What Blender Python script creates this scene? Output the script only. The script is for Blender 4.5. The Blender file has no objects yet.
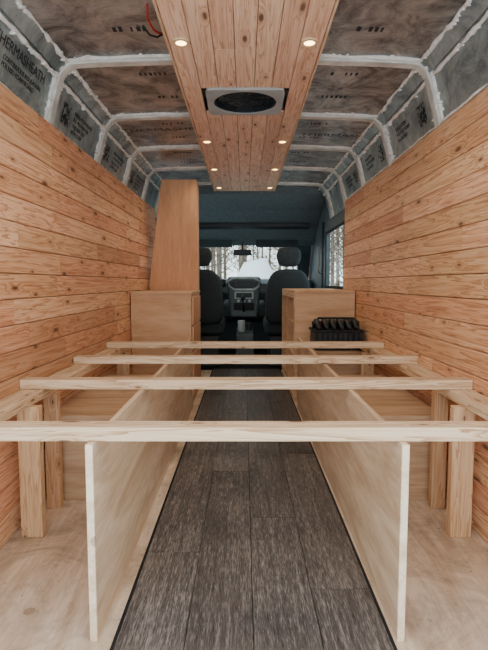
import bpy, math, random
from mathutils import Vector, Matrix
R = random.Random(7)
sc = bpy.context.scene

def lin(c):
    return tuple(((v/255)/12.92 if v/255 <= .04045 else ((v/255+.055)/1.055)**2.4) for v in c)+(1,)

# ---------------------------------------------------------------- node helpers
class NT:
    def __init__(s, name):
        s.m = bpy.data.materials.new(name); s.m.use_nodes = True
        s.t = s.m.node_tree; s.n = s.t.nodes; s.l = s.t.links
        s.b = s.n['Principled BSDF']
    def node(s, typ, **kw):
        n = s.n.new(typ)
        for k, v in kw.items(): setattr(n, k, v)
        return n
    def link(s, a, b): s.l.new(a, b)
    def math(s, op, a, b=None, c=None, clamp=False):
        n = s.node('ShaderNodeMath', operation=op); n.use_clamp = clamp
        for i, v in enumerate((a, b, c)):
            if v is None: continue
            if isinstance(v, (int, float)): n.inputs[i].default_value = v
            else: s.link(v, n.inputs[i])
        return n.outputs[0]
    def mix(s, f, a, b, blend='MIX'):
        n = s.node('ShaderNodeMix', data_type='RGBA', blend_type=blend)
        for i, v in ((0, f), (6, a), (7, b)):
            if isinstance(v, (int, float)): n.inputs[i].default_value = v
            elif isinstance(v, tuple): n.inputs[i].default_value = v
            else: s.link(v, n.inputs[i])
        return n.outputs[2]
    def noise(s, vec, scale=1., detail=4., rough=.55, dist=0.):
        n = s.node('ShaderNodeTexNoise'); n.inputs['Scale'].default_value = scale
        n.inputs['Detail'].default_value = detail; n.inputs['Roughness'].default_value = rough
        n.inputs['Distortion'].default_value = dist
        if vec is not None: s.link(vec, n.inputs['Vector'])
        return n
    def ramp(s, fac, stops):
        n = s.node('ShaderNodeValToRGB')
        e = n.color_ramp.elements
        while len(e) < len(stops): e.new(.5)
        for i, (p, c) in enumerate(stops):
            e[i].position = p; e[i].color = c
        s.link(fac, n.inputs[0]); return n.outputs[0]
    def bump(s, h, strength=.2, dist=.01):
        n = s.node('ShaderNodeBump'); n.inputs['Strength'].default_value = strength
        n.inputs['Distance'].default_value = dist
        s.link(h, n.inputs['Height']); s.link(n.outputs[0], s.b.inputs['Normal'])

def plain(name, col, rough=.6, metal=0., noise=.12, nscale=6.):
    m = NT(name)
    tc = m.node('ShaderNodeTexCoord')
    n = m.noise(tc.outputs['Object'], nscale, 5)
    c = lin(col); d = tuple(v*(1-noise*2) for v in c[:3])+(1,); e = tuple(min(1, v*(1+noise)) for v in c[:3])+(1,)
    m.link(m.ramp(n.outputs[0], [(.3, d), (.7, e)]), m.b.inputs['Base Color'])
    m.b.inputs['Roughness'].default_value = rough; m.b.inputs['Metallic'].default_value = metal
    return m.m

def wood(name, c_light, c_mid, c_dark, axis='Y', knots=1., vary=.5, rough=.55, grain=1., knot_scale=(3.2, 8.), keepthr=.45):
    """boards run along axis; per-board random value in the 'bid' attribute"""
    m = NT(name)
    tc = m.node('ShaderNodeTexCoord')
    at = m.node('ShaderNodeAttribute', attribute_name='bid')
    bid = at.outputs['Fac']
    sep = m.node('ShaderNodeSeparateXYZ'); m.link(tc.outputs['Object'], sep.inputs[0])
    o = {'X': 0, 'Y': 1, 'Z': 2}[axis]
    others = [i for i in range(3) if i != o]
    def vec(sl, scr, off):
        cb = m.node('ShaderNodeCombineXYZ')
        m.link(m.math('MULTIPLY_ADD', sep.outputs[o], sl, m.math('MULTIPLY', bid, off)), cb.inputs[0])
        m.link(m.math('MULTIPLY_ADD', sep.outputs[others[0]], scr, m.math('MULTIPLY', bid, off*1.7)), cb.inputs[1])
        m.link(m.math('MULTIPLY', sep.outputs[others[1]], scr), cb.inputs[2])
        return cb.outputs[0]
    # knots : 2D cells in (length, width) of the face
    kv = m.node('ShaderNodeTexVoronoi', voronoi_dimensions='2D'); kv.inputs['Scale'].default_value = 1
    cb = m.node('ShaderNodeCombineXYZ')
    m.link(m.math('MULTIPLY_ADD', sep.outputs[o], knot_scale[0], m.math('MULTIPLY', bid, 31.)), cb.inputs[0])
    cr = m.math('ADD', sep.outputs[others[0]], sep.outputs[others[1]])
    m.link(m.math('MULTIPLY_ADD', cr, knot_scale[1], m.math('MULTIPLY', bid, 17.)), cb.inputs[1])
    m.link(cb.outputs[0], kv.inputs['Vector'])
    keep = m.node('ShaderNodeSeparateColor'); m.link(kv.outputs['Color'], keep.inputs[0])
    kw = m.noise(vec(14, 30, 5.), 1, 2, .5)
    kd = m.math('ADD', kv.outputs['Distance'], m.math('MULTIPLY', m.math('SUBTRACT', kw.outputs[0], .5), .04))
    sz = m.math('MULTIPLY_ADD', m.math('POWER', keep.outputs[1], 1.5), .085, .045)
    kp = m.math('GREATER_THAN', keep.outputs[0], keepthr)
    knot = m.math('SUBTRACT', 1., m.math('DIVIDE', kd, sz), clamp=True)
    knot = m.math('MULTIPLY', m.math('MULTIPLY', knot, 2.2, clamp=True), kp)
    halo = m.math('SUBTRACT', 1., m.math('DIVIDE', kd, m.math('MULTIPLY_ADD', sz, 2.2, .06)), clamp=True)
    halo = m.math('MULTIPLY', halo, kp)
    g1 = m.noise(vec(.9, 20, 17.), 1, 4, .55, .5)
    g2 = m.noise(vec(3.0, 150, 9.), 1, 3, .6, .1)
    ringv = m.math('ADD', m.math('MULTIPLY', g1.outputs[0], 10.), m.math('MULTIPLY', halo, 2.2))
    ring = m.math('FRACT', ringv)
    ring = m.math('POWER', ring, 2.2)
    gr = m.math('ADD', m.math('MULTIPLY', ring, .46*grain), m.math('MULTIPLY', g2.outputs[0], .42*grain))
    gr = m.math('ADD', gr, m.math('MULTIPLY', g1.outputs[0], .3))
    base = m.ramp(gr, [(.25, lin(c_light)), (.5, lin(c_mid)), (.9, lin(c_dark))])
    wn = m.node('ShaderNodeTexWhiteNoise', noise_dimensions='1D'); m.link(bid, wn.inputs['W'])
    v = vary
    tone = m.ramp(wn.outputs['Value'], [(0., (1-.52*v, 1-.66*v, 1-.72*v, 1)), (.22, (1-.14*v, 1-.38*v, 1-.38*v, 1)), (.5, (1-.24*v, 1-.28*v, 1-.36*v, 1)), (.78, (1, 1-.1*v, 1-.04*v, 1)), (1., (1, 1, 1, 1))])
    base = m.mix(1., base, tone, 'MULTIPLY')
    base = m.mix(m.math('MULTIPLY', halo, .65*knots), base, lin(c_dark))
    kc = tuple(q*.24 for q in lin(c_dark)[:3])+(1,)
    base = m.mix(m.math('MULTIPLY', knot, .9*knots), base, kc)
    m.link(base, m.b.inputs['Base Color'])
    m.b.inputs['Roughness'].default_value = rough
    m.bump(g2.outputs[0], .15, .002)
    return m.m

def ply(name, c1, c2, axis='Y', dirt=0., rough=.6):
    m = NT(name)
    tc = m.node('ShaderNodeTexCoord')
    mp = m.node('ShaderNodeMapping')
    s = {'X': (1.2, 9, 9), 'Y': (9, 1.2, 9), 'Z': (9, 9, 1.2)}[axis]
    mp.inputs['Scale'].default_value = s
    m.link(tc.outputs['Object'], mp.inputs[0])
    n = m.noise(mp.outputs[0], 1.1, 6, .62, 1.4)
    n2 = m.noise(mp.outputs[0], 9, 3, .6, .1)
    f = m.math('ADD', m.math('MULTIPLY', n.outputs[0], .7), m.math('MULTIPLY', n2.outputs[0], .3))
    base = m.ramp(f, [(.38, lin(c1)), (.62, lin(c2))])
    v = m.node('ShaderNodeTexVoronoi'); v.inputs['Scale'].default_value = 5.5
    m.link(tc.outputs['Object'], v.inputs['Vector'])
    kc = m.node('ShaderNodeSeparateColor'); m.link(v.outputs['Color'], kc.inputs[0])
    sp = m.math('MULTIPLY', m.math('LESS_THAN', v.outputs['Distance'], .09), m.math('MULTIPLY', m.math('GREATER_THAN', kc.outputs[0], .5), .5))
    base = m.mix(sp, base, lin((140, 100, 66)))
    if dirt:
        d = m.noise(tc.outputs['Object'], 3.6, 9, .75, .8)
        dm = m.ramp(d.outputs[0], [(.47, (0, 0, 0, 1)), (.66, (1, 1, 1, 1))])
        base = m.mix(m.math('MULTIPLY', dm, dirt), base, lin((128, 106, 88)))
        d2 = m.noise(tc.outputs['Object'], 38, 3, .6, .3)
        dm2 = m.ramp(d2.outputs[0], [(.66, (0, 0, 0, 1)), (.72, (1, 1, 1, 1))])
        base = m.mix(m.math('MULTIPLY', dm2, dirt*.8), base, lin((90, 74, 62)))
    m.link(base, m.b.inputs['Base Color']); m.b.inputs['Roughness'].default_value = rough
    return m.m

def foil(name, ca, cb, rough=.33, metal=.75):
    m = NT(name)
    tc = m.node('ShaderNodeTexCoord')
    n = m.noise(tc.outputs['Object'], 5., 9, .75, 1.0)
    m.link(m.ramp(n.outputs[0], [(.38, lin(ca)), (.62, lin(cb))]), m.b.inputs['Base Color'])
    m.b.inputs['Metallic'].default_value = metal
    r = m.noise(tc.outputs['Object'], 9., 5, .6)
    m.link(m.math('MULTIPLY_ADD', r.outputs[0], .35, rough-.17), m.b.inputs['Roughness'])
    w = m.noise(tc.outputs['Object'], 12., 7, .65, 1.4)
    m.bump(w.outputs[0], .5, .012)
    return m.m

def vinyl(name):
    m = NT(name)
    tc = m.node('ShaderNodeTexCoord')
    at = m.node('ShaderNodeAttribute', attribute_name='bid')
    sep = m.node('ShaderNodeSeparateXYZ'); m.link(tc.outputs['Object'], sep.inputs[0])
    def vec(sx, sy, off):
        cb = m.node('ShaderNodeCombineXYZ')
        m.link(m.math('MULTIPLY_ADD', sep.outputs[0], sx, m.math('MULTIPLY', at.outputs['Fac'], off)), cb.inputs[0])
        m.link(m.math('MULTIPLY_ADD', sep.outputs[1], sy, m.math('MULTIPLY', at.outputs['Fac'], off*2)), cb.inputs[1])
        return cb.outputs[0]
    b = m.noise(vec(280, 22, 11), 1, 3, .8, 0)       # short pores
    c = m.noise(vec(70, 3.5, 41), 1, 6, .72, .1)     # streaks
    a = m.noise(vec(6, .9, 23), 1, 3, .5, .3)        # broad figure
    f = m.math('ADD', m.math('MULTIPLY', b.outputs[0], .5), m.math('MULTIPLY', c.outputs[0], .36))
    f = m.math('ADD', f, m.math('MULTIPLY', a.outputs[0], .16))
    col = m.ramp(f, [(.40, lin((40, 38, 37))), (.51, lin((86, 80, 76))), (.62, lin((148, 139, 131)))])
    wn = m.node('ShaderNodeTexWhiteNoise', noise_dimensions='1D'); m.link(at.outputs['Fac'], wn.inputs['W'])
    tone = m.ramp(wn.outputs['Value'], [(0, (.66, .63, .61, 1)), (1, (1, 1, 1, 1))])
    m.link(m.mix(1., col, tone, 'MULTIPLY'), m.b.inputs['Base Color'])
    m.b.inputs['Roughness'].default_value = .46
    m.bump(b.outputs[0], .2, .002)
    return m.m

def emit(name, col, st):
    m = NT(name)
    m.b.inputs['Base Color'].default_value = lin(col)
    m.b.inputs['Emission Color'].default_value = lin(col)
    m.b.inputs['Emission Strength'].default_value = st
    return m.m

def glass(name):
    m = NT(name)
    tr = m.node('ShaderNodeBsdfTransparent'); tr.inputs[0].default_value = (.90, .95, .93, 1)
    gl = m.node('ShaderNodeBsdfGlossy'); gl.inputs['Roughness'].default_value = .03
    mx = m.node('ShaderNodeMixShader'); mx.inputs[0].default_value = .06
    m.link(tr.outputs[0], mx.inputs[1]); m.link(gl.outputs[0], mx.inputs[2])
    m.link(mx.outputs[0], m.n['Material Output'].inputs[0])
    return m.m

M = {}
M['cedar'] = wood('cedar_plank', (246, 212, 172), (230, 182, 136), (172, 110, 68), 'Y', 1., .74, .55, 1., (3.2, 10.), .42)
M['pine_ceiling'] = wood('pine_plank', (250, 222, 192), (238, 200, 164), (192, 142, 106), 'Y', 1., .35, .55, 1., (3.2, 10), .42)
M['gap'] = plain('plank_gap', (40, 26, 17), .9)
M['lum_x'] = wood('lumber_x', (234, 212, 180), (218, 188, 150), (168, 124, 82), 'X', .9, .15, .6, 1., (3.5, 12), .5)
M['lum_y'] = wood('lumber_y', (234, 212, 180), (218, 188, 150), (168, 124, 82), 'Y', .9, .15, .6, 1., (3.5, 12), .5)
M['lum_z'] = wood('lumber_z', (228, 196, 156), (210, 170, 126), (166, 114, 74), 'Z', .9, .25, .6, .9, (4, 12), .5)
M['ply_floor'] = ply('plywood_floor', (226, 206, 180), (192, 166, 138), 'Y', .65)
M['ply_panel'] = ply('plywood_panel', (226, 202, 170), (194, 162, 128), 'Y')
M['ply_edge'] = ply('plywood_edge', (242, 224, 196), (214, 186, 148), 'Y')
M['ply_box'] = ply('plywood_box', (212, 180, 144), (182, 144, 108), 'X')
M['ply_cab'] = ply('plywood_cabinet', (222, 182, 142), (198, 152, 110), 'X')
M['ply_tall'] = ply('plywood_tall', (222, 172, 130), (202, 146, 104), 'Z')
M['foil_top'] = foil('foil_roof', (98, 98, 95), (192, 190, 184), .36, .6)
M['foil_side_tint'] = foil('foil_side_tint', (112, 126, 126), (184, 194, 190), .42, .5)  # same foil as the roof; cooler tint paints in what the sides reflect
M['ink'] = plain('print_ink', (32, 40, 44), .6)
M['foam'] = plain('spray_foam', (250, 248, 238), .8, 0, .1, 30)
M['rib'] = plain('painted_rib', (220, 220, 210), .5, .0, .15, 12)
M['paint'] = plain('van_paint', (170, 175, 176), .4)
M['vinyl'] = vinyl('vinyl_plank')
M['black'] = plain('black_plastic', (30, 38, 42), .5)
M['dash'] = plain('dash_plastic', (64, 76, 80), .55)
M['grey'] = plain('grey_plastic', (168, 176, 176), .45)
M['seat'] = plain('seat_fabric', (42, 52, 58), .9, 0, .2, 60)
M['liner'] = plain('headliner_fabric', (104, 116, 119), .9, 0, .12, 30)
M['fan_frame'] = plain('fan_frame', (172, 178, 176), .4)
M['fan_dark'] = plain('fan_screen', (30, 40, 46), .6)
M['bulb'] = emit('downlight_lens', (255, 206, 130), 12)
M['trimring'] = plain('downlight_ring', (235, 205, 165), .4)
M['snow'] = plain('snow', (232, 238, 242), .8, 0, .05, 1.5)
M['bark'] = plain('bark', (130, 112, 96), .9, 0, .3, 4)
M['glass'] = glass('window_glass')
M['red'] = plain('red_wire', (170, 30, 24), .5)
M['rubber'] = plain('rubber', (20, 22, 24), .8)

# ---------------------------------------------------------------- mesh builder
class MB:
    def __init__(s): s.v = []; s.f = []; s.m = []; s.b = []; s.mats = []
    def mi(s, mat):
        if mat not in s.mats: s.mats.append(mat)
        return s.mats.index(mat)
    def hexa(s, c, mat, bid=None):
        if bid is None: bid = R.random()*10
        k = len(s.v); s.v += [tuple(p) for p in c]
        for f in ((0, 3, 2, 1), (4, 5, 6, 7), (0, 1, 5, 4), (1, 2, 6, 5), (2, 3, 7, 6), (3, 0, 4, 7)):
            s.f.append([k+i for i in f]); s.m.append(s.mi(mat)); s.b.append(bid)
    def box(s, x0, x1, y0, y1, z0, z1, mat, bid=None):
        s.hexa([(x0, y0, z0), (x1, y0, z0), (x1, y1, z0), (x0, y1, z0), (x0, y0, z1), (x1, y0, z1), (x1, y1, z1), (x0, y1, z1)], mat, bid)
    def quad(s, pts, mat, bid=0.):
        k = len(s.v); s.v += [tuple(p) for p in pts]
        s.f.append(list(range(k, k+len(pts)))); s.m.append(s.mi(mat)); s.b.append(bid)
    def prism_x(s, prof, x0, x1, mat):
        k = len(s.v); n = len(prof)
        s.v += [(x0, a, b) for a, b in prof] + [(x1, a, b) for a, b in prof]
        s.f.append([k+i for i in range(n)]); s.f.append([k+n+i for i in reversed(range(n))])
        for i in range(n):
            j = (i+1) % n; s.f.append([k+j, k+i, k+n+i, k+n+j])
        s.m += [s.mi(mat)]*(n+2); s.b += [R.random()]*(n+2)
    def prism_y(s, prof, y0, y1, mat):
        k = len(s.v); n = len(prof)
        s.v += [(a, y0, b) for a, b in prof] + [(a, y1, b) for a, b in prof]
        s.f.append([k+i for i in range(n)]); s.f.append([k+n+i for i in reversed(range(n))])
        for i in range(n):
            j = (i+1) % n; s.f.append([k+j, k+i, k+n+i, k+n+j])
        s.m += [s.mi(mat)]*(n+2); s.b += [R.random()]*(n+2)
    def tube(s, pts, rad, mat, sides=6, closed=False):
        k = len(s.v); n = len(pts); P = [Vector(p) for p in pts]
        for i, p in enumerate(P):
            a = P[i-1] if (i > 0 or closed) else P[i]; b = P[(i+1) % n] if (i < n-1 or closed) else P[i]
            t = (b-a).normalized()
            up = Vector((0, 0, 1)) if abs(t.z) < .9 else Vector((1, 0, 0))
            u = t.cross(up).normalized(); w = u.cross(t)
            r = rad[i] if isinstance(rad, (list, tuple)) else rad
            for q in range(sides):
                an = 2*math.pi*q/sides
                s.v.append(tuple(p+u*math.cos(an)*r+w*math.sin(an)*r))
        for i in range(n if closed else n-1):
            for q in range(sides):
                a = k+i*sides+q; b = k+i*sides+(q+1) % sides
                j = (i+1) % n; c = k+j*sides+(q+1) % sides; d = k+j*sides+q
                s.f.append([a, b, c, d]); s.m.append(s.mi(mat)); s.b.append(0.)
        if not closed:
            s.f.append([k+q for q in reversed(range(sides))]); s.f.append([k+(n-1)*sides+q for q in range(sides)])
            s.m += [s.mi(mat)]*2; s.b += [0.]*2
    def disc_ring(s, c, r0, r1, z0, z1, mat, n=32):
        k = len(s.v)
        prof = [(r0, z0), (r1, z0), (r1, z1), (r0, z1)]
        for i in range(n):
            a = 2*math.pi*i/n
            for r, z in prof: s.v.append((c[0]+math.cos(a)*r, c[1]+math.sin(a)*r, c[2]+z))
        for i in range(n):
            j = (i+1) % n
            for q in range(4):
                p = (q+1) % 4
                s.f.append([k+i*4+q, k+i*4+p, k+j*4+p, k+j*4+q]); s.m.append(s.mi(mat)); s.b.append(0.)
    def obj(s, name, parent=None, bevel=0, seg=2, smooth=False, sub=0):
        me = bpy.data.meshes.new(name); me.from_pydata(s.v, [], s.f)
        for m in s.mats: me.materials.append(m)
        me.polygons.foreach_set('material_index', s.m)
        a = me.attributes.new('bid', 'FLOAT', 'FACE'); a.data.foreach_set('value', s.b)
        me.polygons.foreach_set('use_smooth', [smooth]*len(s.f))
        me.validate(); me.update()
        o = bpy.data.objects.new(name, me); sc.collection.objects.link(o)
        if bevel:
            b = o.modifiers.new('bevel', 'BEVEL'); b.width = bevel; b.segments = seg; b.limit_method = 'ANGLE'
        if sub:
            b = o.modifiers.new('sub', 'SUBSURF'); b.levels = sub; b.render_levels = sub
        if parent: o.parent = parent
        return o
def empty(name):
    o = bpy.data.objects.new(name, None); sc.collection.objects.link(o); o.empty_display_size = .1; return o

Y0 = .75           # rear door sill
XL, XR = -.866, .884   # inner wall faces at bed height
# ---------------------------------------------------------------- floor
b = MB()
b.box(-.93, .94, Y0, 5.35, -.03, 0, M['ply_floor'])
b.box(-.93, .94, 5.35, 7.25, -.03, .0, M['rubber'])
xs = [-.335, -.155, .025, .205, .385]
for i in range(4):
    y = Y0 - (.3+.47*i) % 1.2
    while y < 5.4:
        y2 = y+1.22
        a, c = max(y, Y0), min(y2, 5.4)
        if c > a+.02: b.box(xs[i]+.0012, xs[i+1]-.0012, a+.0015, c-.0015, .0, .006, M['vinyl'])
        y = y2
b.box(-.334, .384, Y0, 5.4, 0, .001, M['rubber'])
b.box(-.345, -.336, Y0, 5.4, 0, .003, M['rubber'])
b.box(.386, .394, Y0, 5.4, 0, .003, M['rubber'])
b.obj('floor')

# ---------------------------------------------------------------- plank walls
def wallx(z, side): return (.862 if side < 0 else .879)+.010*min(1, z/1.4)
def plank_wall(side, y1, name):
    b = MB(); nrow = 17; h = 1.658/nrow
    for r in range(nrow):
        z0 = r*h+.002; z1 = (r+1)*h-.001
        y = Y0 - R.random()*1.5
        while y < y1:
            y2 = y+R.uniform(.8, 2.0); a, c = max(y, Y0), min(y2, y1)
            if c-a > .03:
                x0, x1 = wallx(z0, side)*side, wallx(z1, side)*side
                t = .014*side; ch = .0035
                bid = R.random()*10
                pr = [(x0+.003*side, z0), (x0, z0+ch), (x1, z1-ch), (x1+.003*side, z1), (x1+t, z1), (x0+t, z0)]
                k = len(b.v); n = len(pr)
                b.v += [(p, a+.0008, q) for p, q in pr]+[(p, c-.0008, q) for p, q in pr]
                b.f.append([k+i for i in range(n)]); b.f.append([k+n+i for i in reversed(range(n))])
                for i in range(n):
                    j = (i+1) % n; b.f.append([k+j, k+i, k+n+i, k+n+j])
                b.m += [b.mi(M['cedar'])]*(n+2); b.b += [bid]*(n+2)
            y = y2
    s = side
    xa = wallx(0, s)+.0145; xb = wallx(1.655, s)+.0145
    b.hexa([(s*xa, Y0, 0), (s*.925, Y0, 0), (s*.925, y1, 0), (s*xa, y1, 0), (s*xb, Y0, 1.655), (s*.925, Y0, 1.655), (s*.925, y1, 1.655), (s*xb, y1, 1.655)], M['gap'])
    return b.obj(name)
plank_wall(-1, 5.0, 'wall_left')
plank_wall(1, 4.48, 'wall_right')

# ---------------------------------------------------------------- roof profile
base = [(.918, 1.62), (.902, 1.70), (.878, 1.79), (.852, 1.875), (.815, 1.925), (.745, 1.947), (.4, 1.96), (0, 1.965)]
full = base+[(-x, z) for x, z in reversed(base[:-1])]
def cat(P, n=5):
    out = []
    for i in range(len(P)-1):
        p0 = P[max(i-1, 0)]; p1 = P[i]; p2 = P[i+1]; p3 = P[min(i+2, len(P)-1)]
        for j in range(n):
            t = j/n
            out.append(tuple(.5*((2*p1[k])+(-p0[k]+p2[k])*t+(2*p0[k]-5*p1[k]+4*p2[k]-p3[k])*t*t+(-p0[k]+3*p1[k]-3*p2[k]+p3[k])*t**3) for k in (0, 1)))
    out.append(P[-1]); return out
prof = cat(full)
def off(P, d):
    o = []
    for i, p in enumerate(P):
        a = P[max(i-1, 0)]; c = P[min(i+1, len(P)-1)]
        tx, tz = c[0]-a[0], c[1]-a[1]; L = math.hypot(tx, tz)
        o.append((p[0]-tz/L*d, p[1]+tx/L*d))
    return o
YE = 5.42
def sweep(b, P, d0, d1, y0, y1, mat_fn):
    A, B = off(P, d0), off(P, d1)
    for i in range(len(P)-1):
        b.hexa([(A[i][0], y0, A[i][1]), (B[i][0], y0, B[i][1]), (B[i][0], y1, B[i][1]), (A[i][0], y1, A[i][1]),
                (A[i+1][0], y0, A[i+1][1]), (B[i+1][0], y0, B[i+1][1]), (B[i+1][0], y1, B[i+1][1]), (A[i+1][0], y1, A[i+1][1])], mat_fn(P[i]), 0.)
b = MB()
sweep(b, prof, 0, -.03, Y0, YE, lambda p: M['foil_side_tint'] if p[1] < 1.90 else M['foil_top'])  # one foil in two tones, differing reflections put into the colours
sweep(b, prof, -.03, -.05, Y0, YE, lambda p: M['paint'])
ceiling = b.obj('ceiling')
ribs = [.93, 1.64, 2.37, 3.13, 3.84, 4.52, 5.2]
rb = MB()
for y in ribs:
    sweep(rb, prof, .0005, .022, y-.024, y+.024, lambda p: M['rib'])
for sgn in (1, -1):
    seg = [p for p in prof if p[0]*sgn > .80 and p[1] > 1.875]
    for i in range(len(ribs)):
        ya = ribs[i]+.028; yb = (ribs[i+1]-.028) if i+1 < len(ribs) else YE
        sweep(rb, seg, .0005, .012, ya, yb, lambda p: M['foil_side_tint'])
rb.obj('roof_rib_frame', parent=ceiling)
# lumpy spray foam: a wandering bead plus random lobes spreading on to the sheets
fb = MB()
fine = cat(full, 12)
def wob(n, lo, hi, k=1):
    v = [R.uniform(lo, hi) for _ in range(n)]
    for _ in range(k): v = [(v[max(0, i-1)]+v[i]+v[min(n-1, i+1)])/3 for i in range(n)]
    return v
inn = off(fine, .003)
def lump(x, y, z, r):
    """small flattened foam lobe (low-poly ellipsoid, longer along the seam)"""
    k = len(fb.v); ns, nr = 7, 3
    ax, ay = R.uniform(.8, 1.6), R.uniform(.8, 1.6)
    fb.v.append((x, y, z+r*.6))
    for j in range(nr):
        ph = math.pi*(j+1)/(nr+1)
        for i in range(ns):
            a = 2*math.pi*i/ns; q = R.uniform(.8, 1.15)
            fb.v.append((x+r*ax*q*math.sin(ph)*math.cos(a), y+r*ay*q*math.sin(ph)*math.sin(a), z+r*.6*math.cos(ph)))
    fb.v.append((x, y, z-r*.6))
    mi = fb.mi(M['foam'])
    for i in range(ns):
        j = (i+1) % ns
        fb.f.append([k, k+1+i, k+1+j]); fb.m.append(mi); fb.b.append(0.)
        for q in range(nr-1):
            fb.f.append([k+1+q*ns+i, k+1+(q+1)*ns+i, k+1+(q+1)*ns+j, k+1+q*ns+j]); fb.m.append(mi); fb.b.append(0.)
        e = k+1+nr*ns
        fb.f.append([e, k+1+(nr-1)*ns+j, k+1+(nr-1)*ns+i]); fb.m.append(mi); fb.b.append(0.)
for y in ribs:
    for sd in (-1, 1):
        n = len(inn)
        rad = wob(n, .001, .017); w = wob(n, -.012, .012, 2)
        fb.tube([(p[0], y+sd*(.030+w[i]), p[1]) for i, p in enumerate(inn)], rad, M['foam'], 6)
        for _ in range(60):
            p = R.choice(inn)
            lump(p[0]+R.uniform(-.01, .01), y+sd*R.uniform(.030, .050), p[1], R.uniform(.004, .013))
for sgn in (1, -1):
    for (xx, zz) in ((.847, 1.868), (.795, 1.931)):
        n = 260; rad = wob(n, .001, .016); w = wob(n, -.010, .010, 2)
        fb.tube([(sgn*(xx+w[i]*.3), Y0+.01+(YE-Y0-.02)*i/(n-1), zz+w[i]) for i in range(n)], rad, M['foam'], 6)
        for _ in range(120):
            dz = R.uniform(-.014, .006); lump(sgn*(xx-dz*.2), R.uniform(Y0+.03, YE-.03), zz+dz, R.uniform(.004, .011))
    n = 200; rad = wob(n, .002, .009); w = wob(n, -.004, .004)
    fb.tube([(sgn*(.896), Y0+.01+(4.45-Y0)*i/(n-1), 1.668+w[i]) for i in range(n)], rad, M['foam'], 6)
fb.obj('spray_foam_seams', parent=ceiling, smooth=True)

def label(txt, size, loc, xdir, ydir, name='insulation_print'):
    cu = bpy.data.curves.new(name, 'FONT'); cu.body = txt; cu.size = size; cu.extrude = .0004
    cu.materials.append(M['ink'])
    o = bpy.data.objects.new(name, cu); sc.collection.objects.link(o)
    x = Vector(xdir).normalized(); y = Vector(ydir).normalized(); z = x.cross(y).normalized(); y = z.cross(x)
    m = Matrix((x, y, z)).transposed().to_4x4(); m.translation = Vector(loc)+z*.003
    o.matrix_world = m; o.parent = ceiling; return o
def side_pt(sgn, z):
    best = min((p for p in fine if p[0]*sgn > .5 and p[1] < 1.93), key=lambda p: abs(p[1]-z)); return (best[0]-sgn*.003, best[1])
up = (.29, 0, .957); upr = (-.29, 0, .957)
x, z = side_pt(-1, 1.795); label('THERMASHEATH', .057, (x, 1.82, z), (0, 1, 0), up)
x, z = side_pt(-1, 1.76); label('CONTINUOUS INSULATION\nPOLYISO FOAM BOARD', .026, (x, 1.90, z), (0, 1, 0), up)
for yy in (2.45, 3.22, 3.93):
    x, z = side_pt(-1, 1.80); label('INSULATION BOARD\nR-6  MADE IN USA\nTHIS SIDE OUT\nASTM C1289', .03, (x, yy+.2, z), (0, 1, 0), up)
for yy in (3.06, 3.78, 4.45):
    x, z = side_pt(1, 1.80); label('INSULATION\nPOLYISO FOAM\nR-6 BOARD', .03, (x, yy-.12, z), (0, -1, 0), upr)
pb = MB()
def code(cy, cz, sgn, n=8, s=.012):
    for a in range(n):
        for c in range(n):
            if R.random() < .55:
                y = cy+a*s; z = cz+c*s
                xx, _ = side_pt(sgn, z); _x2, _z2 = side_pt(sgn, z+s)
                e = -.003*sgn
                pb.quad([(xx+e, y, z), (xx+e, y+s, z), (_x2+e, y+s, z+s), (_x2+e, y, z+s)], M['ink'])
for yy in (2.5, 3.24, 3.97): code(yy, 1.72, -1)
for yy in (2.5, 3.25, 3.97): code(yy, 1.72, 1)
for sgn in (1, -1):
    for k in range(len(ribs)-1):
        for q in range(2):
            yy = ribs[k]+.14+q*.3; xx = (.36+.07*R.random())*sgn
            for t in range(6):
                w = R.uniform(.008, .018); x0 = xx+sgn*t*.024
                if R.random() < .8:
                    zz = 1.9585-.0005*t-.004
                    pb.quad([(x0, yy, zz), (x0+w, yy, zz), (x0+w, yy+.035, zz), (x0, yy+.035, zz)], M['ink'])
pb.obj('printed_codes', parent=ceiling)
label('THERMASHEATH', .085, (.38, 3.5, 1.944), (1, 0, -.03), (0, -1, 0))
label('THERMASHEATH', .085, (-.80, 3.4, 1.936), (1, 0, .03), (0, -1, 0))

# ---------------------------------------------------------------- ceiling plank panel
cp = MB()
zc0, zc1 = 1.903, 1.916
n = 7; X0, X1 = -.302, .314; w = (X1-X0)/n
FY0, FY1, FX0, FX1 = 2.57, 2.92, -.165, .177
for i in range(n):
    a0, a1 = X0+i*w+.0013, X0+(i+1)*w-.0013
    y = Y0-R.random()*1.4
    while y < 5.36:
        y2 = y+R.uniform(1.2, 2.4); p, q = max(y, Y0), min(y2, 5.36)
        bid = R.random()*10
        if q-p > .03:
            spans = [(p+.001, q-.001)]
            if a1 > FX0 and a0 < FX1:
                ns = []
                for s0, s1 in spans:
                    if s1 <= FY0 or s0 >= FY1: ns.append((s0, s1))
                    else:
                        if s0 < FY0: ns.append((s0, FY0))
                        if s1 > FY1: ns.append((FY1, s1))
                spans = ns
            for s0, s1 in spans: cp.box(a0, a1, s0, s1, zc0, zc1, M['pine_ceiling'], bid)
        y = y2
cp.box(X0+.005, X1-.005, Y0, FY0-.002, zc1+.0005, zc1+.003, M['gap']); cp.box(X0+.005, X1-.005, FY1+.002, 5.36, zc1+.0005, zc1+.003, M['gap'])
cp.box(X0-.012, X0-.001, Y0, 5.36, zc0-.003, zc1+.003, M['lum_y']); cp.box(X1+.001, X1+.012, Y0, 5.36, zc0-.003, zc1+.003, M['lum_y'])
cp.obj('ceiling_plank_panel', parent=ceiling, bevel=.0015, seg=1)

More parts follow.
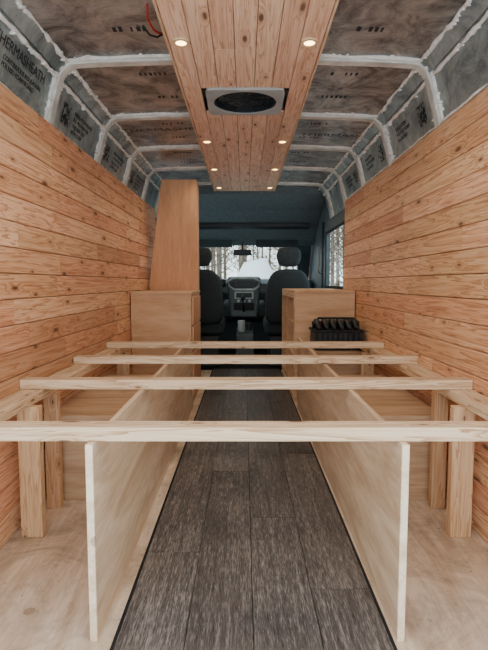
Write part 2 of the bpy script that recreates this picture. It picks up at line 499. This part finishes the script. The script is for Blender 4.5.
# roof fan
fan = empty('roof_vent_fan')
f = MB(); fc = (.006, 2.745, 0)
N = 48; ro = .200; ri = .166; k = len(f.v)
for lvl, zz in ((0, 1.890), (1, 1.902)):
    for i in range(N):
        a = 2*math.pi*i/N; c, s_ = math.cos(a), math.sin(a)
        e = 14; rr = ro/((abs(c)**e+abs(s_)**e)**(1/e))
        f.v.append((fc[0]+rr*c, fc[1]+rr*s_*.93, zz)); f.v.append((fc[0]+ri*c, fc[1]+ri*s_*.97, zz))
for i in range(N):
    j = (i+1) % N
    for (a, b_, c, d) in ((2*i, 2*j, 2*j+1, 2*i+1), (2*N+2*i, 2*N+2*i+1, 2*N+2*j+1, 2*N+2*j), (2*i, 2*N+2*i, 2*N+2*j, 2*j), (2*i+1, 2*j+1, 2*N+2*j+1, 2*N+2*i+1)):
        f.f.append([k+a, k+b_, k+c, k+d]); f.m.append(f.mi(M['fan_frame'])); f.b.append(0.)
f.obj('frame', fan)
f = MB()
f.disc_ring((fc[0], fc[1], 0), .158, .166, 1.895, 1.945, M['fan_dark'], 48)
f.disc_ring((fc[0], fc[1], 0), .0, .158, 1.938, 1.945, M['fan_dark'], 48)
for r in (.03, .06, .09, .12): f.disc_ring((fc[0], fc[1], 0), r-.0015, r+.0015, 1.898, 1.901, M['black'], 40)
for i in range(10):
    a = 2*math.pi*i/10
    f.tube([(fc[0]+.02*math.cos(a), fc[1]+.02*math.sin(a), 1.90), (fc[0]+.158*math.cos(a), fc[1]+.156*math.sin(a), 1.90)], .0018, M['black'], 5)
f.obj('grille', fan)
f = MB()
for i in range(6):
    a = 2*math.pi*i/6; u = Vector((math.cos(a), math.sin(a), 0)); v = Vector((-u.y, u.x, 0)); c = Vector(fc)
    f.quad([c+u*.02+v*-.01+Vector((0, 0, 1.915)), c+u*.14+v*-.04+Vector((0, 0, 1.912)), c+u*.14+v*.03+Vector((0, 0, 1.928)), c+u*.02+v*.01+Vector((0, 0, 1.922))], M['dash'])
f.disc_ring((fc[0], fc[1], 0), 0, .028, 1.908, 1.93, M['black'])
f.obj('blades', fan)

# downlights
for y in (1.25, 2.09, 3.5, 4.33, 5.15):
    for x in (-.252, .262):
        e = empty('recessed_downlight')
        d = MB(); d.disc_ring((x, y, 0), .022, .036, 1.896, 1.9028, M['trimring'], 28); d.obj('trim', e, smooth=False)
        d = MB(); d.disc_ring((x, y, 0), .0, .022, 1.898, 1.902, M['bulb'], 24); d.obj('lens', e)
        L = bpy.data.lights.new('led', 'SPOT'); L.energy = 5.5; L.color = (1, .82, .60); L.spot_size = math.radians(168); L.spot_blend = .8; L.shadow_soft_size = .02
        lo = bpy.data.objects.new('led', L); sc.collection.objects.link(lo); lo.location = (x, y, 1.885); lo.parent = e

# ---------------------------------------------------------------- bed frame
bed = empty('bed_frame')
for i, y in enumerate((1.265, 1.90, 2.51, 3.12)):
    b = MB(); b.box(XL+.001, XR-.002, y, y+.064, .5305, .568, M['lum_x'], 1.3+i*2.1); b.obj('crossbar_%d' % (i+1), bed, bevel=.003)
for s, nm, W in ((-1, 'left', .865), (1, 'right', .881)):
    b = MB(); xa, xb = s*W, s*(W-.088)
    b.box(min(xa, xb), max(xa, xb), .95, 3.50, .492, .530, M['lum_y']); b.obj('side_rail_'+nm, bed, bevel=.003)
    for j, (y, w2) in enumerate(((1.0, .08), (1.78, .08), (2.02, .058), (3.2, .08))):
        b = MB(); xa, xb = s*(W-.040), s*(W-.040-w2)
        b.box(min(xa, xb), max(xa, xb), y, y+.038, 0, .4915, M['lum_z']); b.obj('post_%s_%d' % (nm, j+1), bed, bevel=.003)
for x0, x1 in ((-.404, -.386), (.403, .421)):
    b = MB()
    b.box(x0, x1, 1.247, 2.65, .0005, .530, M['ply_panel']); b.box(x0, x1, 2.652, 3.72, .0005, .530, M['ply_panel'])
    b.box(x0-.0005, x1+.0005, 1.24, 1.247, .0005, .530, M['ply_edge'])
    b.obj('plywood_partition', bevel=.001, seg=1)
for s in (-1, 1):
    b = MB(); xa, xb = s*.856, s*.430
    x0, x1 = min(xa, xb), max(xa, xb)
    b.box(x0, x1, 2.10, 2.115, .0005, .36, M['ply_box']); b.box(x0, x1, 3.03, 3.045, .0005, .36, M['ply_box'])
    b.box(x0, x1, 2.095, 3.05, .3605, .376, M['ply_box']); xi = s*.445
    b.box(min(xi, s*.430), max(xi, s*.430), 2.116, 3.029, .0005, .36, M['ply_box'])
    b.obj('wheel_well_box', bevel=.001, seg=1)

# ---------------------------------------------------------------- cabinets
c = empty('galley_cabinet')
b = MB(); b.box(-.860, -.402, 3.80, 3.816, .001, .855, M['ply_cab']); b.obj('rear_panel', c, bevel=.001, seg=1)
b = MB(); b.box(-.861, -.392, 3.79, 4.48, .856, .876, M['ply_cab']); b.obj('counter_top', c, bevel=.003)
b = MB()
b.box(-.418, -.402, 3.817, 4.47, .001, .855, M['ply_cab'])
for z0, z1 in ((.06, .40), (.42, .60), (.62, .83)): b.box(-.401, -.388, 3.85, 4.45, z0, z1, M['ply_tall'])
b.obj('aisle_side', c, bevel=.002)
b = MB(); b.box(-.86, -.42, 4.46, 4.476, .001, .855, M['ply_cab']); b.obj('front_panel', c)

c = empty('wardrobe_cabinet')
b = MB(); b.prism_y([(-.861, .001), (-.42, .001), (-.42, 1.85), (-.73, 1.85), (-.845, .95)], 4.50, 4.518, M['ply_tall']); b.obj('rear_panel', c, bevel=.001, seg=1)
b = MB(); b.box(-.438, -.42, 4.519, 4.72, .001, 1.85, M['ply_tall']); b.obj('aisle_side', c)

c = empty('shelf_cabinet')
b = MB(); b.box(.405, .876, 3.95, 3.966, .001, .862, M['ply_cab']); b.obj('rear_panel', c, bevel=.001, seg=1)
b = MB(); b.box(.395, .877, 3.94, 5.20, .863, .883, M['ply_cab']); b.obj('counter_top', c, bevel=.003)
b = MB()
b.box(.405, .876, 5.17, 5.186, .001, .862, M['ply_cab']); b.box(.405, .876, 4.60, 4.616, .001, .862, M['ply_cab'])
b.box(.859, .876, 3.967, 5.169, .001, .862, M['ply_cab'])
for z in (.05, .33, .60): b.box(.41, .858, 3.967, 4.599, z, z+.016, M['ply_cab']); b.box(.41, .858, 4.617, 5.169, z, z+.016, M['ply_cab'])
for z in (.001, .82): b.box(.395, .409, 3.955, 5.185, z, z+.042, M['lum_y'])
for y in (3.955, 4.585, 5.15): b.box(.395, .4045, y, y+.035, .044, .819, M['lum_z'])
b.obj('shelves', c, bevel=.001, seg=1)

b = MB(); b.box(.430, .856, 3.51, 3.90, .44, .456, M['ply_box']); b.box(.430, .856, 3.51, 3.526, .001, .4395, M['ply_box']); b.box(.430, .446, 3.527, 3.90, .001, .4395, M['ply_box'])
b.obj('plywood_shelf_box')
c = empty('storage_crate')
b = MB()
b.box(.51, .85, 3.56, 3.84, .457, .585, M['black']); b.box(.50, .86, 3.55, 3.85, .586, .602, M['rubber'])
for i in range(9): b.box(.517+i*.037, .533+i*.037, 3.545, 3.559, .465, .583, M['rubber'])
b.obj('body', c, bevel=.004)
b = MB()
for i in range(6):
    x = .54+i*.055
    b.tube([(x, 3.59, .603), (x, 3.60, .635), (x, 3.64, .655), (x, 3.74, .655), (x, 3.78, .635), (x, 3.80, .603)], .021, M['black'], 10)
b.obj('bottle_row', c, smooth=True)
b = MB(); b.tube([(.515, 3.70, .60), (.51, 3.70, .65), (.55, 3.70, .68), (.81, 3.70, .68), (.85, 3.70, .65), (.845, 3.70, .60)], .008, M['rubber'], 8); b.obj('handle', c, smooth=True)

# ---------------------------------------------------------------- cab
b = MB()
b.box(.915, .96, 4.485, 7.25, -.03, .88, M['dash'])
b.box(.915, .96, 4.485, 4.56, .88, 1.60, M['dash']); b.box(.915, .96, 5.62, 7.05, .88, 1.50, M['dash'])
b.box(.915, .96, 5.43, 6.8, 1.50, 1.98, M['liner']); b.box(.915, .96, 4.56, 5.43, 1.50, 1.615, M['liner'])
b.obj('cab_wall_right')
d = MB()
d.box(.938, .943, 4.56, 5.62, .88, 1.50, M['glass'])
for (y0, y1, z0, z1) in ((4.56, 4.59, .88, 1.50), (5.59, 5.62, .88, 1.50), (4.59, 5.59, .88, .91), (4.59, 5.59, 1.47, 1.50)):
    d.box(.905, .914, y0, y1, z0, z1, M['rubber'])
d.obj('window_2')
b = MB()
b.box(-.955, -.91, 5.01, 7.25, -.03, .88, M['dash']); b.box(-.955, -.91, 5.01, 5.2, .88, 1.5, M['dash'])
b.box(-.955, -.91, 6.2, 7.05, .88, 1.5, M['dash']); b.box(-.955, -.91, 5.43, 6.8, 1.5, 1.98, M['liner']); b.box(-.955, -.91, 5.01, 5.43, 1.5, 1.615, M['liner'])
b.obj('cab_wall_left')
b = MB(); b.box(-.935, -.93, 5.2, 6.2, .88, 1.5, M['glass']); b.obj('window_1')
b = MB(); b.box(-.955, .96, 7.2, 7.25, -.03, .97, M['dash']); b.obj('wall_front')
b = MB()
b.tube([(.895, 5.72, 1.62), (.888, 5.70, 1.3), (.882, 5.66, .9), (.885, 5.62, .3)], .012, M['black'], 6)
b.tube([(.91, 5.95, 1.05), (.88, 5.95, 1.08), (.88, 5.95, 1.36), (.91, 5.95, 1.39)], .014, M['grey'], 8)
b.obj('seat_belt', smooth=True)

b = MB()
pr = [(5.43, 1.985), (5.43, 1.885), (5.62, 1.86), (5.95, 1.79), (6.3, 1.63), (6.55, 1.475), (6.68, 1.43), (6.70, 1.46), (6.5, 1.62), (6.2, 1.83), (5.8, 1.985)]
b.prism_x(pr, -.905, .91, M['liner']); b.obj('cab_headliner', bevel=.01)
b = MB(); b.prism_x([(6.18, 1.672), (6.18, 1.62), (6.25, 1.60), (6.3, 1.615)], -.8, .8, M['black']); b.obj('overhead_shelf', bevel=.006)
for x in (-.42, .42):
    b = MB(); b.hexa([(x-.27, 6.42, 1.39), (x+.27, 6.42, 1.39), (x+.27, 6.44, 1.395), (x-.27, 6.44, 1.395), (x-.27, 6.47, 1.49), (x+.27, 6.47, 1.49), (x+.27, 6.49, 1.495), (x-.27, 6.49, 1.495)], M['dash'])
    b.obj('sun_visor', bevel=.006)
m = empty('rear_view_mirror')
b = MB(); b.hexa([(-.14, 6.42, 1.29), (.10, 6.42, 1.29), (.10, 6.46, 1.29), (-.14, 6.46, 1.29), (-.13, 6.41, 1.365), (.09, 6.41, 1.365), (.09, 6.45, 1.365), (-.13, 6.45, 1.365)], M['black']); b.obj('housing', m, bevel=.012, seg=3)
b = MB(); b.tube([(-.02, 6.44, 1.36), (-.02, 6.50, 1.42), (-.02, 6.58, 1.45)], .01, M['black'], 8); b.obj('arm', m)

ws = empty('windshield')
b = MB(); b.hexa([(-.80, 7.13, .99), (.80, 7.13, .99), (.80, 7.136, .99), (-.80, 7.136, .99), (-.72, 6.72, 1.46), (.72, 6.72, 1.46), (.72, 6.726, 1.46), (-.72, 6.726, 1.46)], M['glass']); b.obj('glass', ws)
for s in (-1, 1):
    b = MB(); xs_ = [s*.76, s*.905]; xt = [s*.69, s*.905]
    x0, x1 = min(xs_), max(xs_); t0, t1 = min(xt), max(xt)
    b.hexa([(x0, 7.06, .98), (x1, 7.06, .98), (x1, 7.16, .98), (x0, 7.16, .98), (t0, 6.71, 1.5), (t1, 6.71, 1.5), (t1, 6.81, 1.5), (t0, 6.81, 1.5)], M['dash']); b.obj('pillar', ws, bevel=.01)

d = empty('dashboard')
pr = [(7.12, .55), (7.12, .97), (6.95, 1.00), (6.62, .98), (6.50, .93), (6.47, .82), (6.55, .68), (6.60, .50), (6.75, .40)]
b = MB(); b.prism_x(pr, -.88, .88, M['dash']); b.obj('body', d, bevel=.02, seg=3)
b = MB(); b.prism_x([(6.60, 1.0), (6.46, .99), (6.44, .92), (6.52, .86)], -.68, -.24, M['black']); b.obj('instrument_hood', d, bevel=.02, seg=3)
b = MB()
b.hexa([(-.17, 6.33, .50), (.17, 6.33, .50), (.20, 6.60, .50), (-.20, 6.60, .50), (-.22, 6.42, 1.00), (.22, 6.42, 1.00), (.22, 6.62, 1.03), (-.22, 6.62, 1.03)], M['dash']); b.obj('center_stack', d, bevel=.035, seg=4)
b = MB()
b.tube([(-.19, 6.40, .90), (-.20, 6.405, .96), (-.12, 6.415, 1.0), (.12, 6.415, 1.0), (.20, 6.405, .96), (.19, 6.40, .90), (.13, 6.385, .855), (-.13, 6.385, .855)], .016, M['grey'], 8, True)
b.obj('stack_surround', d, smooth=True)
b = MB()
b.box(-.10, .10, 6.375, 6.39, .885, .965, M['black'])
b.box(-.12, .12, 6.35, 6.378, .74, .83, M['grey'])
b.box(-.10, .10, 6.34, 6.349, .755, .815, M['black'])
b.box(-.13, .13, 6.325, 6.35, .60, .69, M['rubber'])
b.obj('stack_panels', d, bevel=.006)
b = MB()
for x in (-.145, .145):
    b.tube([(x, 6.40, .925), (x, 6.37, .925)], .032, M['black'], 16)
b.obj('round_vents', d)
b = MB()
for x in (-.07, 0, .07): b.tube([(x, 6.345, .715), (x, 6.315, .715)], .018, M['grey'], 14)
b.obj('climate_knobs', d)
b = MB()
b.tube([(.0, 6.34, .58), (-.01, 6.22, .66), (-.01, 6.18, .74)], .012, M['black'], 8)
b.tube([(-.01, 6.18, .73), (-.01, 6.17, .77), (-.01, 6.16, .80)], [.02, .03, .018], M['black'], 10)
b.obj('gear_lever', d, smooth=True)
for sx in (-.78, .78):
    b = MB(); b.box(sx-.07, sx+.07, 6.44, 6.475, .85, .91, M['black']); b.obj('side_vent', d, bevel=.01)

sw = empty('steering_wheel'); sw.parent = d
cx, cy, cz = -.47, 6.22, .90; tilt = math.radians(58)
def ring_pt(a, r): return (cx+r*math.cos(a), cy+r*math.sin(a)*math.cos(tilt), cz+r*math.sin(a)*math.sin(tilt))
b = MB(); b.tube([ring_pt(2*math.pi*i/36, .195) for i in range(36)], .015, M['black'], 10, True); b.obj('rim', sw, smooth=True)
b = MB()
for a in (0, math.pi, 1.5*math.pi): b.tube([ring_pt(a, .04), ring_pt(a, .19)], [.028, .014], M['dash'], 8)
b.tube([(cx, cy-.02, cz+.01), (cx, cy+.03, cz-.01)], [.055, .07], M['dash'], 16)
b.tube([(cx, cy+.02, cz-.01), (cx, cy+.28, cz-.12)], .035, M['black'], 12); b.obj('hub_and_spokes', sw)

# seats
def loft(b, secs, x, y, n, pw, mat):
    for z, hw, hd, dy in secs:
        for i in range(n):
            a = 2*math.pi*i/n; c, s_ = math.cos(a), math.sin(a)
            b.v.append((x+hw*math.copysign(abs(c)**pw, c), y+dy+hd*math.copysign(abs(s_)**pw, s_), z))
    for q in range(len(secs)-1):
        for i in range(n):
            j = (i+1) % n; b.f.append([q*n+i, q*n+j, (q+1)*n+j, (q+1)*n+i]); b.m.append(b.mi(mat)); b.b.append(0.)
    b.f.append([i for i in reversed(range(n))]); b.f.append([(len(secs)-1)*n+i for i in range(n)]); b.m += [0, 0]; b.b += [0., 0.]
def seat(x):
    e = empty('cab_seat'); y = 5.45
    b = MB(); b.box(x-.20, x+.20, y+.05, y+.50, .001, .36, M['black']); b.obj('pedestal', e, bevel=.02)
    b = MB(); b.hexa([(x-.25, y, .37), (x+.25, y, .37), (x+.25, y+.56, .40), (x-.25, y+.56, .40), (x-.24, y, .52), (x+.24, y, .52), (x+.25, y+.56, .55), (x-.25, y+.56, .55)], M['seat']); b.obj('cushion', e, bevel=.05, seg=5, smooth=True)
    b = MB(); loft(b, [(.48, .235, .07, 0), (.60, .25, .075, -.02), (.80, .25, .07, -.05), (.98, .225, .06, -.08), (1.06, .165, .05, -.10), (1.09, .10, .03, -.105)], x, y, 20, .5, M['seat'])
    b.obj('backrest', e, smooth=True, sub=1)
    b = MB(); loft(b, [(1.11, .08, .035, -.11), (1.14, .115, .05, -.11), (1.22, .135, .055, -.11), (1.285, .125, .05, -.11), (1.32, .085, .03, -.11)], x, y, 20, .5, M['seat'])
    b.obj('headrest', e, smooth=True, sub=1)
    b = MB()
    for sx in (-.05, .05): b.tube([(x+sx, y-.105, 1.05), (x+sx, y-.11, 1.2)], .007, M['grey'], 8)
    b.obj('headrest_posts', e)
    sx = .275 if x < 0 else -.275
    b = MB(); b.hexa([(x+sx-.03, y+.0, .66), (x+sx+.03, y+.0, .66), (x+sx+.03, y+.34, .70), (x+sx-.03, y+.34, .70), (x+sx-.03, y+.0, .72), (x+sx+.03, y+.0, .72), (x+sx+.03, y+.34, .75), (x+sx-.03, y+.34, .75)], M['seat']); b.obj('armrest', e, bevel=.02, seg=3)
seat(-.47); seat(.475)
b = MB(); b.hexa([(-.10, 5.75, .001), (.12, 5.75, .001), (.12, 6.15, .001), (-.10, 6.15, .001), (-.09, 5.78, .34), (.11, 5.78, .34), (.11, 6.12, .40), (-.09, 6.12, .40)], M['dash'])
b.tube([(-.03, 5.9, .36), (-.03, 5.9, .50)], [.04, .045], M['grey'], 14); b.tube([(.06, 6.0, .37), (.06, 6.0, .47)], .035, M['black'], 14)
b.obj('cup_holder_console', bevel=.01)

b = MB()
b.tube([(-.33, 2.10, 1.94), (-.335, 2.06, 1.92), (-.35, 2.02, 1.915), (-.36, 1.96, 1.925), (-.35, 1.9, 1.945)], .004, M['red'], 6)
b.tube([(-.33, 2.11, 1.94), (-.345, 2.08, 1.915), (-.37, 2.05, 1.91), (-.39, 2.02, 1.93)], .004, M['rubber'], 6)
b.obj('wiring', parent=ceiling, smooth=True)

# ---------------------------------------------------------------- exterior
b = MB()
def gz(x, y):
    z = -.62
    if y > 11: z += min(1, (y-11)/14)**1.5*1.5+.25*math.sin(x*.7+y*.3)+.2*math.sin(x*1.9)
    z += 2.3*math.exp(-((x-.3)/1.1)**2-((y-16)/2.0)**2)
    return z
xsG = [-40+80*i/120 for i in range(121)]; ysG = [-25+85*i/120 for i in range(121)]
for yy in ysG:
    for xx in xsG: b.v.append((xx, yy, gz(xx, yy)))
for j in range(120):
    for i in range(120):
        b.f.append([j*121+i, j*121+i+1, (j+1)*121+i+1, (j+1)*121+i]); b.m.append(b.mi(M['snow'])); b.b.append(0.)
b.obj('snow_ground', smooth=True)
b = MB()
def tree(x, y, low=.08):
    h = R.uniform(9, 15); r = R.uniform(.05, .12); z = gz(x, y)-.1
    lx, ly = R.uniform(-.5, .5), R.uniform(-.5, .5)
    b.tube([(x, y, z), (x+lx*.4, y+ly*.4, z+h*.5), (x+lx, y+ly, z+h)], [r, r*.65, r*.15], M['bark'], 6)
    for i in range(26):
        t = R.uniform(.05, .5) if i < 16 else R.uniform(.4, .9); a = R.uniform(0, 6.28); L = R.uniform(.8, 2.2)*(1.1-t)
        p = Vector((x+lx*t*.8, y+ly*t*.8, z+h*t)); u = Vector((math.cos(a), math.sin(a), R.uniform(.1, .8)))
        q = p+u*L*.5; w2 = q+Vector((u.x, u.y, u.z+.3))*L*.5
        b.tube([p, q, w2], [r*.28, r*.18, .01], M['bark'], 4)
        for _ in range(4):
            s2 = q+(w2-q)*R.random(); b.tube([s2, s2+Vector((R.uniform(-.7, .7), R.uniform(-.6, .6), R.uniform(-.2, .7)))], [.022, .009], M['bark'], 3)
for i in range(115):
    tree(R.uniform(-14, 20), R.uniform(20, 42))
for i in range(40): tree(R.uniform(2.5, 10), R.uniform(11, 26))
b.obj('forest_trees')

# ---------------------------------------------------------------- world / camera
w = bpy.data.worlds.new('overcast_sky'); sc.world = w; w.use_nodes = True
nt = w.node_tree; bg = nt.nodes['Background']
tc = nt.nodes.new('ShaderNodeTexCoord'); sp = nt.nodes.new('ShaderNodeSeparateXYZ'); rp = nt.nodes.new('ShaderNodeValToRGB')
nt.links.new(tc.outputs['Generated'], sp.inputs[0]); nt.links.new(sp.outputs[2], rp.inputs[0]); nt.links.new(rp.outputs[0], bg.inputs[0])
rp.color_ramp.elements[0].color = (.92, .97, 1, 1); rp.color_ramp.elements[1].color = (.74, .86, 1, 1)
bg.inputs[1].default_value = 3.5

cam = bpy.data.cameras.new('camera'); co = bpy.data.objects.new('camera', cam); sc.collection.objects.link(co)
co.location = (0, 0, .94); co.rotation_euler = (math.radians(90-4.8), 0, 0)
cam.sensor_fit = 'VERTICAL'; cam.sensor_height = 36; cam.lens = 27.7; cam.clip_start = .02
sc.camera = co
